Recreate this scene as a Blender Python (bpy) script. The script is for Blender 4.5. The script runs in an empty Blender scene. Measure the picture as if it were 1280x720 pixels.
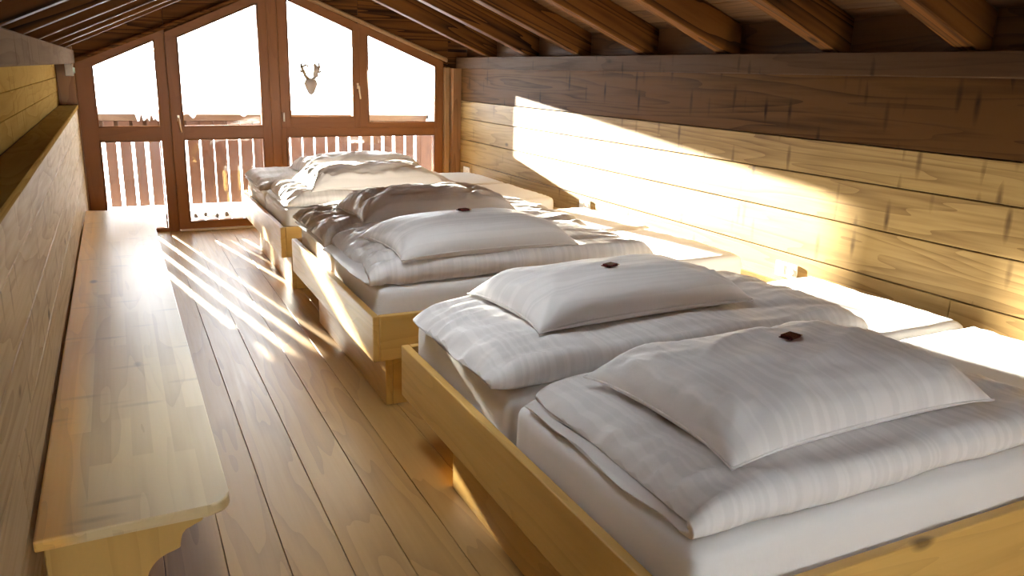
import bpy, bmesh, math, random
from mathutils import Vector, Matrix, noise

# ------------------------------------------------------------------ camera, sky, sun, exposure
S = bpy.context.scene
COL = S.collection
cam = bpy.data.cameras.new('camera'); co = bpy.data.objects.new('camera', cam); COL.objects.link(co)
cam.sensor_width = 36.0; cam.lens = 991.75 / 1280 * 36; cam.clip_start = 0.02
YAW, PIT, ROL = 0.46153, 0.263864, 0.0293610
f = Vector((math.sin(YAW)*math.cos(PIT), math.cos(YAW)*math.cos(PIT), -math.sin(PIT)))
r = Vector((math.cos(YAW), -math.sin(YAW), 0)); u = r.cross(f)
r2 = r*math.cos(ROL) + u*math.sin(ROL); u2 = u*math.cos(ROL) - r*math.sin(ROL)
co.matrix_world = Matrix(((r2.x, u2.x, -f.x, 0), (r2.y, u2.y, -f.y, 0), (r2.z, u2.z, -f.z, 1.65), (0, 0, 0, 1)))
S.camera = co

w = bpy.data.worlds.new('winter_sky'); S.world = w; w.use_nodes = True
bg = w.node_tree.nodes['Background']
bg.inputs['Color'].default_value = (0.94, 0.96, 1.0, 1); bg.inputs['Strength'].default_value = 12.5

AZ, EL = math.radians(10.4), math.radians(9.5)
sun = bpy.data.lights.new('sun', 'SUN'); so = bpy.data.objects.new('sun', sun); COL.objects.link(so)
sun.energy = 58.0; sun.angle = math.radians(0.7); sun.color = (1.0, 0.93, 0.80)
sd = Vector((-math.sin(AZ)*math.cos(EL), math.cos(AZ)*math.cos(EL), math.sin(EL)))
so.rotation_euler = sd.to_track_quat('Z', 'Y').to_euler(); so.location = (-2, 16, 6)

S.view_settings.view_transform = 'Standard'; S.view_settings.look = 'None'
S.view_settings.gamma = 1; S.view_settings.use_curve_mapping = False
S.view_settings.exposure = 1.0
S.cycles.max_bounces = 10; S.cycles.diffuse_bounces = 6; S.cycles.transparent_max_bounces = 12
S.cycles.sample_clamp_indirect = 12

# ------------------------------------------------------------------ node helpers
def new_mat(name):
    m = bpy.data.materials.new(name); m.use_nodes = True
    nt = m.node_tree; nt.nodes.clear()
    out = nt.nodes.new('ShaderNodeOutputMaterial')
    return m, nt, out
def N(nt, t, **kw):
    n = nt.nodes.new(t)
    for k, v in kw.items(): setattr(n, k, v)
    return n
def L(nt, a, b): nt.links.new(a, b)
def math_(nt, op, a, b=None, c=None):
    n = N(nt, 'ShaderNodeMath', operation=op)
    for i, x in enumerate((a, b, c)):
        if x is None: continue
        if isinstance(x, (int, float)): n.inputs[i].default_value = x
        else: L(nt, x, n.inputs[i])
    return n.outputs[0]
def maprange(nt, v, a, b, c, d):
    n = N(nt, 'ShaderNodeMapRange'); L(nt, v, n.inputs[0])
    for i, x in enumerate((a, b, c, d)): n.inputs[i+1].default_value = x
    return n.outputs[0]
def mixc(nt, fac, a, b, blend='MIX'):
    n = N(nt, 'ShaderNodeMix', data_type='RGBA', blend_type=blend)
    if isinstance(fac, (int, float)): n.inputs[0].default_value = fac
    else: L(nt, fac, n.inputs[0])
    for i, x in ((6, a), (7, b)):
        if isinstance(x, tuple): n.inputs[i].default_value = x + (1,)
        else: L(nt, x, n.inputs[i])
    return n.outputs[2]
def simple(name, col, rough=0.5, metal=0.0, spec=0.5):
    m, nt, out = new_mat(name)
    b = N(nt, 'ShaderNodeBsdfPrincipled'); L(nt, b.outputs[0], out.inputs[0])
    tc = N(nt, 'ShaderNodeTexCoord'); nz = N(nt, 'ShaderNodeTexNoise'); nz.inputs['Scale'].default_value = 30
    L(nt, tc.outputs['Object'], nz.inputs['Vector'])
    c = mixc(nt, nz.outputs[0], tuple(x*0.9 for x in col), tuple(min(1, x*1.08) for x in col))
    L(nt, c, b.inputs['Base Color'])
    b.inputs['Roughness'].default_value = rough; b.inputs['Metallic'].default_value = metal
    b.inputs['Specular IOR Level'].default_value = spec
    return m

def wood(name, light, dark, axis, ring=9.0, rscale=2.2, ringamt=0.6, rough=0.5, coat=0.0, coatr=0.2, knots=0.5,
         spike=0.0, var=0.18, bump=0.25, fibre=0.35, spec=0.4, along=0.22, fscale=75.0, staves=0.0):
    """planed softwood: growth rings that run along the axis, fibres, knots; every plank shows another cut"""
    m, nt, out = new_mat(name)
    b = N(nt, 'ShaderNodeBsdfPrincipled'); L(nt, b.outputs[0], out.inputs[0])
    tc = N(nt, 'ShaderNodeTexCoord'); oi = N(nt, 'ShaderNodeObjectInfo')
    off = N(nt, 'ShaderNodeVectorMath', operation='SCALE'); off.inputs[0].default_value = (37.0, 53.0, 71.0)
    L(nt, oi.outputs['Random'], off.inputs['Scale'])
    ad = N(nt, 'ShaderNodeVectorMath', operation='ADD'); L(nt, tc.outputs['Object'], ad.inputs[0]); L(nt, off.outputs[0], ad.inputs[1])
    def scaled(al, ac):
        v = N(nt, 'ShaderNodeVectorMath', operation='MULTIPLY'); L(nt, ad.outputs[0], v.inputs[0])
        s = [ac, ac, ac]; s['XYZ'.index(axis)] = al; v.inputs[1].default_value = s
        return v.outputs[0]
    n1 = N(nt, 'ShaderNodeTexNoise'); L(nt, scaled(along*rscale, 1.9*rscale), n1.inputs['Vector'])
    n1.inputs['Scale'].default_value = 1.0; n1.inputs['Detail'].default_value = 2.5; n1.inputs['Roughness'].default_value = 0.45
    fr = math_(nt, 'FRACT', math_(nt, 'MULTIPLY', n1.outputs[0], ring*2.4))
    rg = math_(nt, 'POWER', fr, 2.2)
    n2 = N(nt, 'ShaderNodeTexNoise'); L(nt, scaled(2.5, fscale), n2.inputs['Vector']); n2.inputs['Scale'].default_value = 1.0; n2.inputs['Detail'].default_value = 2
    n3 = N(nt, 'ShaderNodeTexNoise'); L(nt, scaled(0.8, 3.0), n3.inputs['Vector']); n3.inputs['Scale'].default_value = 1.0; n3.inputs['Detail'].default_value = 3
    fac = math_(nt, 'ADD', math_(nt, 'MULTIPLY', rg, ringamt), math_(nt, 'MULTIPLY', math_(nt, 'SUBTRACT', n2.outputs[0], 0.4), fibre))
    fac = math_(nt, 'ADD', fac, math_(nt, 'MULTIPLY', math_(nt, 'SUBTRACT', n3.outputs[0], 0.5), 0.9))
    fac = math_(nt, 'ADD', fac, math_(nt, 'MULTIPLY', math_(nt, 'SUBTRACT', oi.outputs['Random'], 0.5), var*2))
    if staves > 0:                                          # glued staves, each of another tone
        sn = N(nt, 'ShaderNodeVectorMath', operation='SNAP'); L(nt, ad.outputs[0], sn.inputs[0]); q_ = [0.062]*3; q_['XYZ'.index(axis)] = 9.0; sn.inputs[1].default_value = q_
        w1_ = N(nt, 'ShaderNodeTexWhiteNoise'); L(nt, sn.outputs[0], w1_.inputs['Vector'])
        sh = N(nt, 'ShaderNodeVectorMath', operation='ADD'); L(nt, ad.outputs[0], sh.inputs[0])
        cx_ = N(nt, 'ShaderNodeCombineXYZ'); L(nt, math_(nt, 'MULTIPLY', w1_.outputs['Value'], 5.0), cx_.inputs['XYZ'.index(axis)]); L(nt, cx_.outputs[0], sh.inputs[1])
        s2 = N(nt, 'ShaderNodeVectorMath', operation='SNAP'); L(nt, sh.outputs[0], s2.inputs[0]); q_ = [0.062]*3; q_['XYZ'.index(axis)] = 0.85; s2.inputs[1].default_value = q_
        w2_ = N(nt, 'ShaderNodeTexWhiteNoise'); L(nt, s2.outputs[0], w2_.inputs['Vector'])
        fac = math_(nt, 'ADD', fac, math_(nt, 'MULTIPLY', math_(nt, 'SUBTRACT', w2_.outputs['Value'], 0.5), staves))
    cl = N(nt, 'ShaderNodeClamp'); L(nt, fac, cl.inputs[0])
    c = mixc(nt, cl.outputs[0], light, dark)
    if knots > 0:
        vo = N(nt, 'ShaderNodeTexVoronoi'); L(nt, scaled(2.4, 5.0), vo.inputs['Vector']); vo.inputs['Scale'].default_value = 1.0
        d = maprange(nt, vo.outputs['Distance'], 0.05, 0.13, 1, 0)
        sep = N(nt, 'ShaderNodeSeparateColor'); L(nt, vo.outputs['Color'], sep.inputs[0])
        mk = math_(nt, 'LESS_THAN', sep.outputs[0], 0.33*knots)
        k = math_(nt, 'MULTIPLY', d, mk)
        c = mixc(nt, math_(nt, 'MULTIPLY', k, 0.85), c, tuple(x*0.32 for x in dark))
    if spike > 0:                                           # spike knots: short dark marks across the plank
        vs = N(nt, 'ShaderNodeTexVoronoi'); L(nt, scaled(3.4, 0.0001), vs.inputs['Vector']); vs.inputs['Scale'].default_value = 1.0
        vs2 = N(nt, 'ShaderNodeTexVoronoi'); L(nt, scaled(4.2, 4.0), vs2.inputs['Vector']); vs2.inputs['Scale'].default_value = 1.0
        n4 = N(nt, 'ShaderNodeTexNoise'); L(nt, scaled(6.0, 9.0), n4.inputs['Vector']); n4.inputs['Scale'].default_value = 1.0
        v2 = N(nt, 'ShaderNodeVectorMath', operation='MULTIPLY'); L(nt, ad.outputs[0], v2.inputs[0])
        s = [4.2, 4.2, 4.2]; s['XYZ'.index(axis)] = 21.0; v2.inputs[1].default_value = s
        vs3 = N(nt, 'ShaderNodeTexVoronoi'); L(nt, v2.outputs[0], vs3.inputs['Vector']); vs3.inputs['Scale'].default_value = 1.0
        d3 = maprange(nt, vs3.outputs['Distance'], 0.12, 0.42, 1, 0)
        sp = N(nt, 'ShaderNodeSeparateColor'); L(nt, vs3.outputs['Color'], sp.inputs[0])
        mk3 = math_(nt, 'LESS_THAN', sp.outputs[1], 0.15)
        k3 = math_(nt, 'MULTIPLY', math_(nt, 'MULTIPLY', d3, mk3), math_(nt, 'MULTIPLY', n4.outputs[0], 1.45*spike))
        c = mixc(nt, k3, c, tuple(x*0.6 for x in dark))
    L(nt, c, b.inputs['Base Color'])
    b.inputs['Specular IOR Level'].default_value = spec
    L(nt, maprange(nt, n2.outputs[0], 0.2, 0.8, rough-0.07, rough+0.08), b.inputs['Roughness'])
    b.inputs['Coat Weight'].default_value = coat; b.inputs['Coat Roughness'].default_value = coatr
    bp = N(nt, 'ShaderNodeBump'); bp.inputs['Strength'].default_value = bump; bp.inputs['Distance'].default_value = 0.004
    L(nt, math_(nt, 'ADD', math_(nt, 'MULTIPLY', rg, -0.5), math_(nt, 'MULTIPLY', n2.outputs[0], 0.5)), bp.inputs['Height'])
    L(nt, bp.outputs[0], b.inputs['Normal'])
    return m

def linen(name, col, stripes=True, axis='X', freq=9.0):
    """white cotton; satin stripes woven in as gloss and a touch of tone"""
    m, nt, out = new_mat(name)
    b = N(nt, 'ShaderNodeBsdfPrincipled'); L(nt, b.outputs[0], out.inputs[0])
    tc = N(nt, 'ShaderNodeTexCoord')
    b.inputs['Sheen Weight'].default_value = 0.15; b.inputs['Roughness'].default_value = 0.6
    b.inputs['Specular IOR Level'].default_value = 0.35
    c = col
    if stripes:
        v = N(nt, 'ShaderNodeVectorMath', operation='MULTIPLY'); L(nt, tc.outputs['Object'], v.inputs[0])
        s = [0.6, 0.6, 0.0]; s['XYZ'.index(axis)] = freq; s['YX'.index(axis) if axis in 'XY' else 0] = 0.25
        v.inputs[1].default_value = s
        nz = N(nt, 'ShaderNodeTexNoise'); L(nt, v.outputs[0], nz.inputs['Vector']); nz.inputs['Scale'].default_value = 1.6
        nz.inputs['Detail'].default_value = 1.5; nz.inputs['Roughness'].default_value = 0.6
        st = maprange(nt, nz.outputs[0], 0.47, 0.53, 0, 1)
        c = mixc(nt, st, tuple(x*0.925 for x in col), col)
        L(nt, maprange(nt, st, 0, 1, 0.62, 0.36), b.inputs['Roughness'])
        L(nt, c, b.inputs['Base Color'])
    else:
        b.inputs['Base Color'].default_value = col + (1,)
    nb = N(nt, 'ShaderNodeTexNoise'); L(nt, tc.outputs['Object'], nb.inputs['Vector']); nb.inputs['Scale'].default_value = 18; nb.inputs['Detail'].default_value = 4
    bp = N(nt, 'ShaderNodeBump'); bp.inputs['Strength'].default_value = 0.25; bp.inputs['Distance'].default_value = 0.006
    L(nt, nb.outputs[0], bp.inputs['Height']); L(nt, bp.outputs[0], b.inputs['Normal'])
    return m

def thin_glass(name):
    m, nt, out = new_mat(name)
    t = N(nt, 'ShaderNodeBsdfTransparent'); t.inputs[0].default_value = (0.97, 0.985, 0.98, 1)
    g = N(nt, 'ShaderNodeBsdfGlossy'); g.inputs['Roughness'].default_value = 0.01
    fr = N(nt, 'ShaderNodeFresnel'); fr.inputs[0].default_value = 1.45
    mx = N(nt, 'ShaderNodeMixShader'); L(nt, fr.outputs[0], mx.inputs[0]); L(nt, t.outputs[0], mx.inputs[1]); L(nt, g.outputs[0], mx.inputs[2])
    L(nt, mx.outputs[0], out.inputs[0])
    return m

# ------------------------------------------------------------------ materials
WALL = dict(rough=0.62, knots=0.6, spike=1.0, var=0.22, bump=0.35, fibre=1.0, fscale=48.0, spec=0.06)
WALL_S = dict(WALL, spec=0.22, rough=0.5)
M_wall = wood('aged_larch_wall', (0.385, 0.248, 0.088), (0.135, 0.068, 0.018), 'Y', ring=7, ringamt=0.5, along=0.12, **WALL_S)
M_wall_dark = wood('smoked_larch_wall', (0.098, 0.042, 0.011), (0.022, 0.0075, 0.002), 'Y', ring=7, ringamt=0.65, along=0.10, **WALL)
M_beam = wood('smoked_larch_beam', (0.080, 0.039, 0.017), (0.028, 0.012, 0.005), 'Y', along=0.1, ring=5, ringamt=0.4, **WALL)
M_wall_left = wood('grey_larch_wall', (0.54, 0.40, 0.22), (0.30, 0.20, 0.095), 'Y', ring=5, ringamt=0.4, rough=0.62, knots=0.5, spike=0.6, var=0.12, spec=0.06, fibre=0.7, fscale=45)
M_wall_gold = wood('golden_larch_wall', (0.36, 0.235, 0.075), (0.22, 0.125, 0.035), 'Y', ring=5, ringamt=0.45, rough=0.7, knots=0.4, spike=0.7, var=0.15, spec=0.0)
M_rafter_x = wood('weathered_rafter', (0.145, 0.053, 0.010), (0.016, 0.0055, 0.0015), 'X', spec=0.1, ring=6, ringamt=0.9, rscale=2.6, along=0.075, rough=0.6, knots=0.8, var=0.15, bump=0.6)
M_roof = wood('roof_boarding', (0.135, 0.060, 0.018), (0.038, 0.014, 0.004), 'Y', ring=6, ringamt=0.5, rough=0.7, knots=0.8, var=0.25)
M_post = wood('window_post_wood', (0.30, 0.15, 0.06), (0.14, 0.055, 0.02), 'Z', ring=5, ringamt=0.5, rough=0.45, knots=0.7)
FR = dict(ring=4, ringamt=0.3, rough=0.38, knots=0.0, var=0.05, bump=0.08, fibre=0.25, spec=0.22)
M_frame_z = wood('varnished_frame_upright', (0.235, 0.094, 0.030), (0.16, 0.058, 0.018), 'Z', **FR)
M_frame_x = wood('varnished_frame_rail', (0.235, 0.094, 0.030), (0.16, 0.058, 0.018), 'X', **FR)
PINE = dict(ring=4, ringamt=0.35, rough=0.42, knots=0.8, var=0.06, bump=0.08, fibre=0.22, spec=0.45)
M_pine_y = wood('honey_pine_lengthwise', (0.66, 0.41, 0.115), (0.46, 0.245, 0.055), 'Y', **PINE)
M_pine_x = wood('honey_pine_crosswise', (0.66, 0.41, 0.115), (0.46, 0.245, 0.055), 'X', **PINE)
M_pine_z = wood('honey_pine_upright', (0.66, 0.41, 0.115), (0.46, 0.245, 0.055), 'Z', **PINE)
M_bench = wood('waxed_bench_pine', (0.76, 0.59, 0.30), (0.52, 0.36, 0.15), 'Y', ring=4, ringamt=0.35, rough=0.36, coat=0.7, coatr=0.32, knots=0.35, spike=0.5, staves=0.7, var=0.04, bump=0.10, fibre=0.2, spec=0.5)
M_floor = wood('oiled_larch_floor', (0.44, 0.26, 0.08), (0.23, 0.115, 0.032), 'Y', ring=4, ringamt=0.4, rough=0.42, coat=0.2, coatr=0.42, knots=0.6, var=0.13, bump=0.12, fibre=0.25, spec=0.45)
M_balc = wood('balcony_board_wood', (0.085, 0.036, 0.016), (0.034, 0.013, 0.006), 'Z', ring=6, ringamt=0.5, rough=0.7, knots=0.9, var=0.15)
M_balc_x = wood('balcony_rail_wood', (0.11, 0.065, 0.035), (0.055, 0.030, 0.016), 'X', ring=5, ringamt=0.4, rough=0.7, knots=0.5)
M_cover = wood('splayed_trim_wood', (0.33, 0.20, 0.095), (0.20, 0.105, 0.04), 'Z', ring=4, ringamt=0.3, rough=0.5, knots=0.3, spec=0.2)
M_dark = simple('gap_backing', (0.05, 0.03, 0.015), 0.9)
M_sheet = linen('fitted_sheet_cotton', (0.80, 0.78, 0.76), stripes=False)
M_duvet = linen('striped_satin_cotton', (0.82, 0.79, 0.775), axis='X', freq=16)
M_pillow_x = linen('cross_striped_pillowcase', (0.82, 0.79, 0.775), axis='X', freq=14)
M_pillow = linen('striped_satin_pillowcase', (0.82, 0.79, 0.775), axis='Y', freq=16)
M_glass = thin_glass('window_glass')
M_snow = simple('snow', (0.86, 0.88, 0.92), 0.7)
M_snow_shade = simple('shaded_snow', (0.50, 0.47, 0.46), 0.8)  # darker copy of the snow, shade of the railing boards in its colour
M_white = simple('white_plastic', (0.82, 0.80, 0.76), 0.35)
M_whiteb = simple('white_plastic_insert', (0.74, 0.72, 0.69), 0.4)
M_hole = simple('black_plastic', (0.02, 0.02, 0.02), 0.5)
M_grey = simple('grey_plastic', (0.46, 0.42, 0.36), 0.45)
M_lcd = simple('pale_green_plastic', (0.55, 0.72, 0.66), 0.25)
M_brass = simple('champagne_metal', (0.80, 0.66, 0.48), 0.3, 0.85)
M_choc = simple('dark_red_foil', (0.10, 0.012, 0.014), 0.18, 0.5)
M_gold = simple('gold_foil', (0.55, 0.36, 0.08), 0.25, 0.9)
M_bone = simple('weathered_bone', (0.42, 0.37, 0.33), 0.7)
M_antler = simple('antler_brown', (0.26, 0.20, 0.13), 0.6)
M_clod = simple('wet_dark_bark', (0.04, 0.03, 0.02), 0.8)
M_strip = simple('worn_aluminium', (0.62, 0.55, 0.46), 0.4, 0.6)

def no_sheen_strip(m, edge, col, soft=0.03):
    # golden strip by the wall: missing window sheen put into the seat colour
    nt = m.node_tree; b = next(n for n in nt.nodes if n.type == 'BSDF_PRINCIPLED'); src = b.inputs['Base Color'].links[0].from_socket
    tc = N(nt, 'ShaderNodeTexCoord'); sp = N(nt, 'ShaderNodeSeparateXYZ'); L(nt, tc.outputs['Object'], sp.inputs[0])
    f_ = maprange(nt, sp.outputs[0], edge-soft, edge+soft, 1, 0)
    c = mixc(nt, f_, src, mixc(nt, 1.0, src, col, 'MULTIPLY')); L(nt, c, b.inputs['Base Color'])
no_sheen_strip(M_bench, -0.155, (1.25, 0.95, 0.42))
# ------------------------------------------------------------------ object helpers
def link(name, data, mat=None, parent=None, loc=(0, 0, 0), rot=(0, 0, 0)):
    """loc in world terms of the unrotated parent"""
    o = bpy.data.objects.new(name, data); COL.objects.link(o)
    if data is not None and mat is not None and not data.materials: data.materials.append(mat)
    if parent is not None:
        o.parent = parent; o.location = Vector(loc) - WL[parent.name]
    else: o.location = loc
    o.rotation_euler = rot
    WL[o.name] = Vector(loc)
    return o
WL = {}
def tag(o, label=None, cat=None, group=None, kind=None):
    if label: o['label'] = label
    if cat: o['category'] = cat
    if group: o['group'] = group
    if kind: o['kind'] = kind
    return o
def empty(name, loc, label=None, cat=None, group=None, kind=None):
    return tag(link(name, None, loc=loc), label, cat, group, kind)
def struct(name, loc=(0, 0, 0), label=None, cat=None):
    return empty(name, loc, label, cat, None, 'structure')
def finish(bm, name, smooth=False):
    bmesh.ops.recalc_face_normals(bm, faces=bm.faces)
    me = bpy.data.meshes.new(name); bm.to_mesh(me); bm.free()
    if smooth: me.polygons.foreach_set('use_smooth', [True]*len(me.polygons))
    return me
def box_bm(bm, c, s):
    g = bmesh.ops.create_cube(bm, size=1.0)
    for v in g['verts']: v.co = Vector((v.co.x*s[0]+c[0], v.co.y*s[1]+c[1], v.co.z*s[2]+c[2]))
    return g['verts']
def boxm(name, s, bev=0.004, seg=1):
    bm = bmesh.new(); box_bm(bm, (0, 0, 0), s)
    if bev: bmesh.ops.bevel(bm, geom=bm.edges[:], offset=min(bev, min(s)*0.4), segments=seg, affect='EDGES', profile=0.5)
    return finish(bm, name)
def box(name, lo, hi, mat, parent=None, bev=0.004, seg=1):
    c = [(a+b)/2 for a, b in zip(lo, hi)]; s = [b-a for a, b in zip(lo, hi)]
    return link(name, boxm(name, s, bev, seg), mat, parent, c)
def prism_mesh(name, poly, d0, d1, axis='Y', bev=0.003, org=(0, 0), seg=1, smooth=False):
    """polygon of (a,b) pairs extruded along the axis; Y: (x,z)  Z: (x,y)  X: (y,z)"""
    bm = bmesh.new()
    def P(a, b, d):
        a -= org[0]; b -= org[1]
        return {'Y': (a, d, b), 'Z': (a, b, d), 'X': (d, a, b)}[axis]
    v0 = [bm.verts.new(P(a, b, d0)) for a, b in poly]; v1 = [bm.verts.new(P(a, b, d1)) for a, b in poly]
    n = len(poly)
    bm.faces.new(v0); bm.faces.new(v1[::-1])
    for i in range(n): bm.faces.new((v0[i], v1[i], v1[(i+1) % n], v0[(i+1) % n]))
    if bev: bmesh.ops.bevel(bm, geom=bm.edges[:], offset=bev, segments=seg, affect='EDGES', profile=0.5, clamp_overlap=True)
    return finish(bm, name, smooth)
def prism(name, poly, d0, d1, mat, parent=None, axis='Y', bev=0.003):
    ca = sum(p[0] for p in poly)/len(poly); cb = sum(p[1] for p in poly)/len(poly); dm = (d0+d1)/2
    me = prism_mesh(name, poly, d0-dm, d1-dm, axis, bev, (ca, cb))
    loc = {'Y': (ca, dm, cb), 'Z': (ca, cb, dm), 'X': (dm, ca, cb)}[axis]
    return link(name, me, mat, parent, loc)
def tube_bm(bm, pts, rad, n=8):
    rings = []
    for i, p in enumerate(pts):
        p = Vector(p); a = Vector(pts[max(0, i-1)]); b = Vector(pts[min(len(pts)-1, i+1)])
        t = (b-a).normalized(); q = t.orthogonal().normalized() if i == 0 else (rings[-1][1] - t*rings[-1][1].dot(t)).normalized()
        s = t.cross(q); R = rad[i] if isinstance(rad, (list, tuple)) else rad
        rings.append(([bm.verts.new(p + (q*math.cos(k*2*math.pi/n) + s*math.sin(k*2*math.pi/n))*R) for k in range(n)], q))
    for (a, _), (b, _) in zip(rings, rings[1:]):
        for k in range(n): bm.faces.new((a[k], a[(k+1) % n], b[(k+1) % n], b[k]))
    bm.faces.new(rings[0][0][::-1]); bm.faces.new(rings[-1][0])
def tube(name, pts, rad, mat, parent=None, n=8, org=None):
    org = Vector(org if org else pts[0]); bm = bmesh.new()
    tube_bm(bm, [Vector(p)-org for p in pts], rad, n)
    return link(name, finish(bm, name, True), mat, parent, org)
def grid_mesh(name, rows, close_u=False, close_v=False, smooth=True):
    nu, nv = len(rows), len(rows[0])
    vs = [tuple(p) for rw in rows for p in rw]; fs = []
    for i in range(nu if close_u else nu-1):
        for j in range(nv if close_v else nv-1):
            fs.append((i*nv+j, ((i+1) % nu)*nv+j, ((i+1) % nu)*nv+(j+1) % nv, i*nv+(j+1) % nv))
    me = bpy.data.meshes.new(name); me.from_pydata(vs, [], fs)
    bm = bmesh.new(); bm.from_mesh(me); bmesh.ops.remove_doubles(bm, verts=bm.verts, dist=1e-5)
    bmesh.ops.recalc_face_normals(bm, faces=bm.faces); bm.to_mesh(me); bm.free()
    if smooth: me.polygons.foreach_set('use_smooth', [True]*len(me.polygons))
    return me

# ------------------------------------------------------------------ measures of the room
XR = 3.53            # face of the right wall
XL = -0.31           # face of the lower left wall
YW, YB = 8.70, -5.5  # window wall, back wall
RX = 1.53            # ridge
def roof(x): return 1.83 + 0.40*(3.5-x) if x > RX else 2.618 - 0.465*(RX-x)      # underside of the rafters
SR, SL = math.atan(0.40), math.atan(0.465)
random.seed(4)

# floor: boards lengthwise
fl = struct('floor', (1.6, 3, 0))
box('subfloor', (-0.6, YB-0.2, -0.2), (XR+0.2, YW+0.1, -0.032), M_dark, fl, 0)
x = -0.37; k = 0
while x < XR:
    y = YB - random.random()*1.5
    while y < YW:
        y2 = YW+0.02
        box('floorboard', (x+0.0012, max(y, YB)+0.0012, -0.03), (x+0.1908, y2-0.0012, 0.0), M_floor, fl, 0.0016)
        y = y2
    x += 0.192

# right wall: wide planks with dark joints
wr = struct('wall_right', (XR, 3, 0))
box('wall_core', (XR+0.03, YB-0.2, -0.05), (XR+0.30, YW+0.02, 1.79), M_dark, wr, 0)
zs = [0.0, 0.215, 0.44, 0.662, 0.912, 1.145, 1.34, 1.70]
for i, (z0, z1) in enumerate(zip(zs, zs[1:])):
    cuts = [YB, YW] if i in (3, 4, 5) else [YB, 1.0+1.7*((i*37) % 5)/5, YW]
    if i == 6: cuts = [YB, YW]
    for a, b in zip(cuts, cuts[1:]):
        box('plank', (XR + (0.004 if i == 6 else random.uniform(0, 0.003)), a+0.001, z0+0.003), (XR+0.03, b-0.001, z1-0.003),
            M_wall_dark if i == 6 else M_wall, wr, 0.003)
# wall plate beam and shelf along the right wall
t1 = struct('trim_1', (XR, 3, 1.69), 'dark smoked beam running along the top of the right plank wall', 'beam')
box('beam', (XR-0.035, YB, 1.69), (XR+0.10, 8.62, 1.81), M_beam, t1, 0.006)
t2 = struct('trim_2', (XR, 3, 0.47), 'narrow pine shelf along the foot of the right plank wall behind the beds', 'shelf')
box('ledge_board', (3.40, YB, 0.455), (XR, 8.5, 0.49), M_pine_y, t2, 0.004)
box('ledge_lip', (3.40, YB, 0.38), (3.425, 8.5, 0.455), M_pine_y, t2, 0.003)

# left wall: lower wall, ledge, set back upper wall, beam
wl = struct('wall_left', (XL, 3, 0))
box('wall_core', (XL-0.20, YB-0.2, -0.05), (XL-0.03, YW+0.02, 1.2), M_dark, wl, 0)
zl = [0.0, 0.21, 0.42, 0.63, 0.84, 1.06, 1.225]
for i, (z0, z1) in enumerate(zip(zl, zl[1:])):
    for a, b in ((YB, 0.9+0.7*(i % 3)), (0.9+0.7*(i % 3), 8.6)):
        box('plank', (XL-0.03, a+0.001, z0+0.002), (XL-random.uniform(0, 0.002), b-0.001, z1-0.002), M_wall_left, wl, 0.0025)
zu = [1.255, 1.38, 1.50, 1.64, 1.80]
for z0, z1 in zip(zu, zu[1:]):
    box('plank', (XL-0.17, YB, z0+0.001), (XL-0.14, 8.5, z1-0.001), M_wall_gold, wl, 0.002)
box('wall_back', (XL-0.32, YB-0.2, 1.2), (XL-0.17, YW+0.02, 1.80), M_dark, wl, 0)
t3 = struct('trim_3', (XL, 3, 1.225), 'golden wooden ledge cap running along the left wall above the bench', 'ledge')
box('ledge_board', (XL-0.14, YB, 1.225), (XL+0.012, 8.6, 1.257), M_wall_gold, t3, 0.004)
t4 = struct('trim_4', (XL, 3, 1.62), 'grey brown rough sawn beam along the top of the left wall', 'beam')
M_beam_l = wood('grey_sawn_beam', (0.24, 0.18, 0.135), (0.13, 0.09, 0.065), 'Y', ring=4, ringamt=0.3, spec=0.0, rough=0.9, knots=0.3, spike=0.8)
box('beam', (XL-0.16, YB, 1.625), (XL+0.02, 8.62, 1.745), M_beam_l, t4, 0.006)

# roof: rafters, boarding, blocking
ce = struct('ceiling', (RX, 3, 2.6))
LR = (4.2-RX)/math.cos(SR); LL = (RX+1.0)/math.cos(SL)
RH, RWD = 0.20, 0.105
rm_r = boxm('rafter', (LR, RWD, RH), 0.006); rm_l = boxm('rafter', (LL, RWD, RH), 0.006)
rm_r.materials.append(M_rafter_x); rm_l.materials.append(M_rafter_x)
raf = [2.45+RWD/2 - 0.9*k for k in range(1, 9)] + [yy+RWD/2 for yy in (2.45, 3.25, 4.13, 5.01, 5.95, 6.88, 7.82)]
for yy in raf:
    cx = (RX+4.2)/2
    link('rafter', rm_r, None, ce, (cx + RH/2*math.sin(SR), yy, roof(cx) + RH/2*math.cos(SR)), (0, SR, 0))
    cx = (RX-1.0)/2
    link('rafter', rm_l, None, ce, (cx - RH/2*math.sin(SL), yy, roof(cx) + RH/2*math.cos(SL)), (0, -SL, 0))
BW = 0.19; YE = 10.35; YB2 = YB-0.2
SKYS = {1: (-1.6, 0.2, 3, 5), -1: (2.56, 3.24, 4, 7)}     # opening added out of view in each slope to brighten the room: y from, y to, board rows from, to
def strip(name, mat, sgn, SA, s0, s1, off, th, ya, yb, bev, me=None):
    s = (s0+s1)/2
    if me is None: me = boxm(name, (s1-s0, yb-ya, th), bev); me.materials.append(mat)
    return link(name, me, None, ce, (RX + sgn*(s*math.cos(SA) + off*math.sin(SA)), (ya+yb)/2, 2.618 - s*math.sin(SA) + off*math.cos(SA)), (0, sgn*SA, 0))
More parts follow.
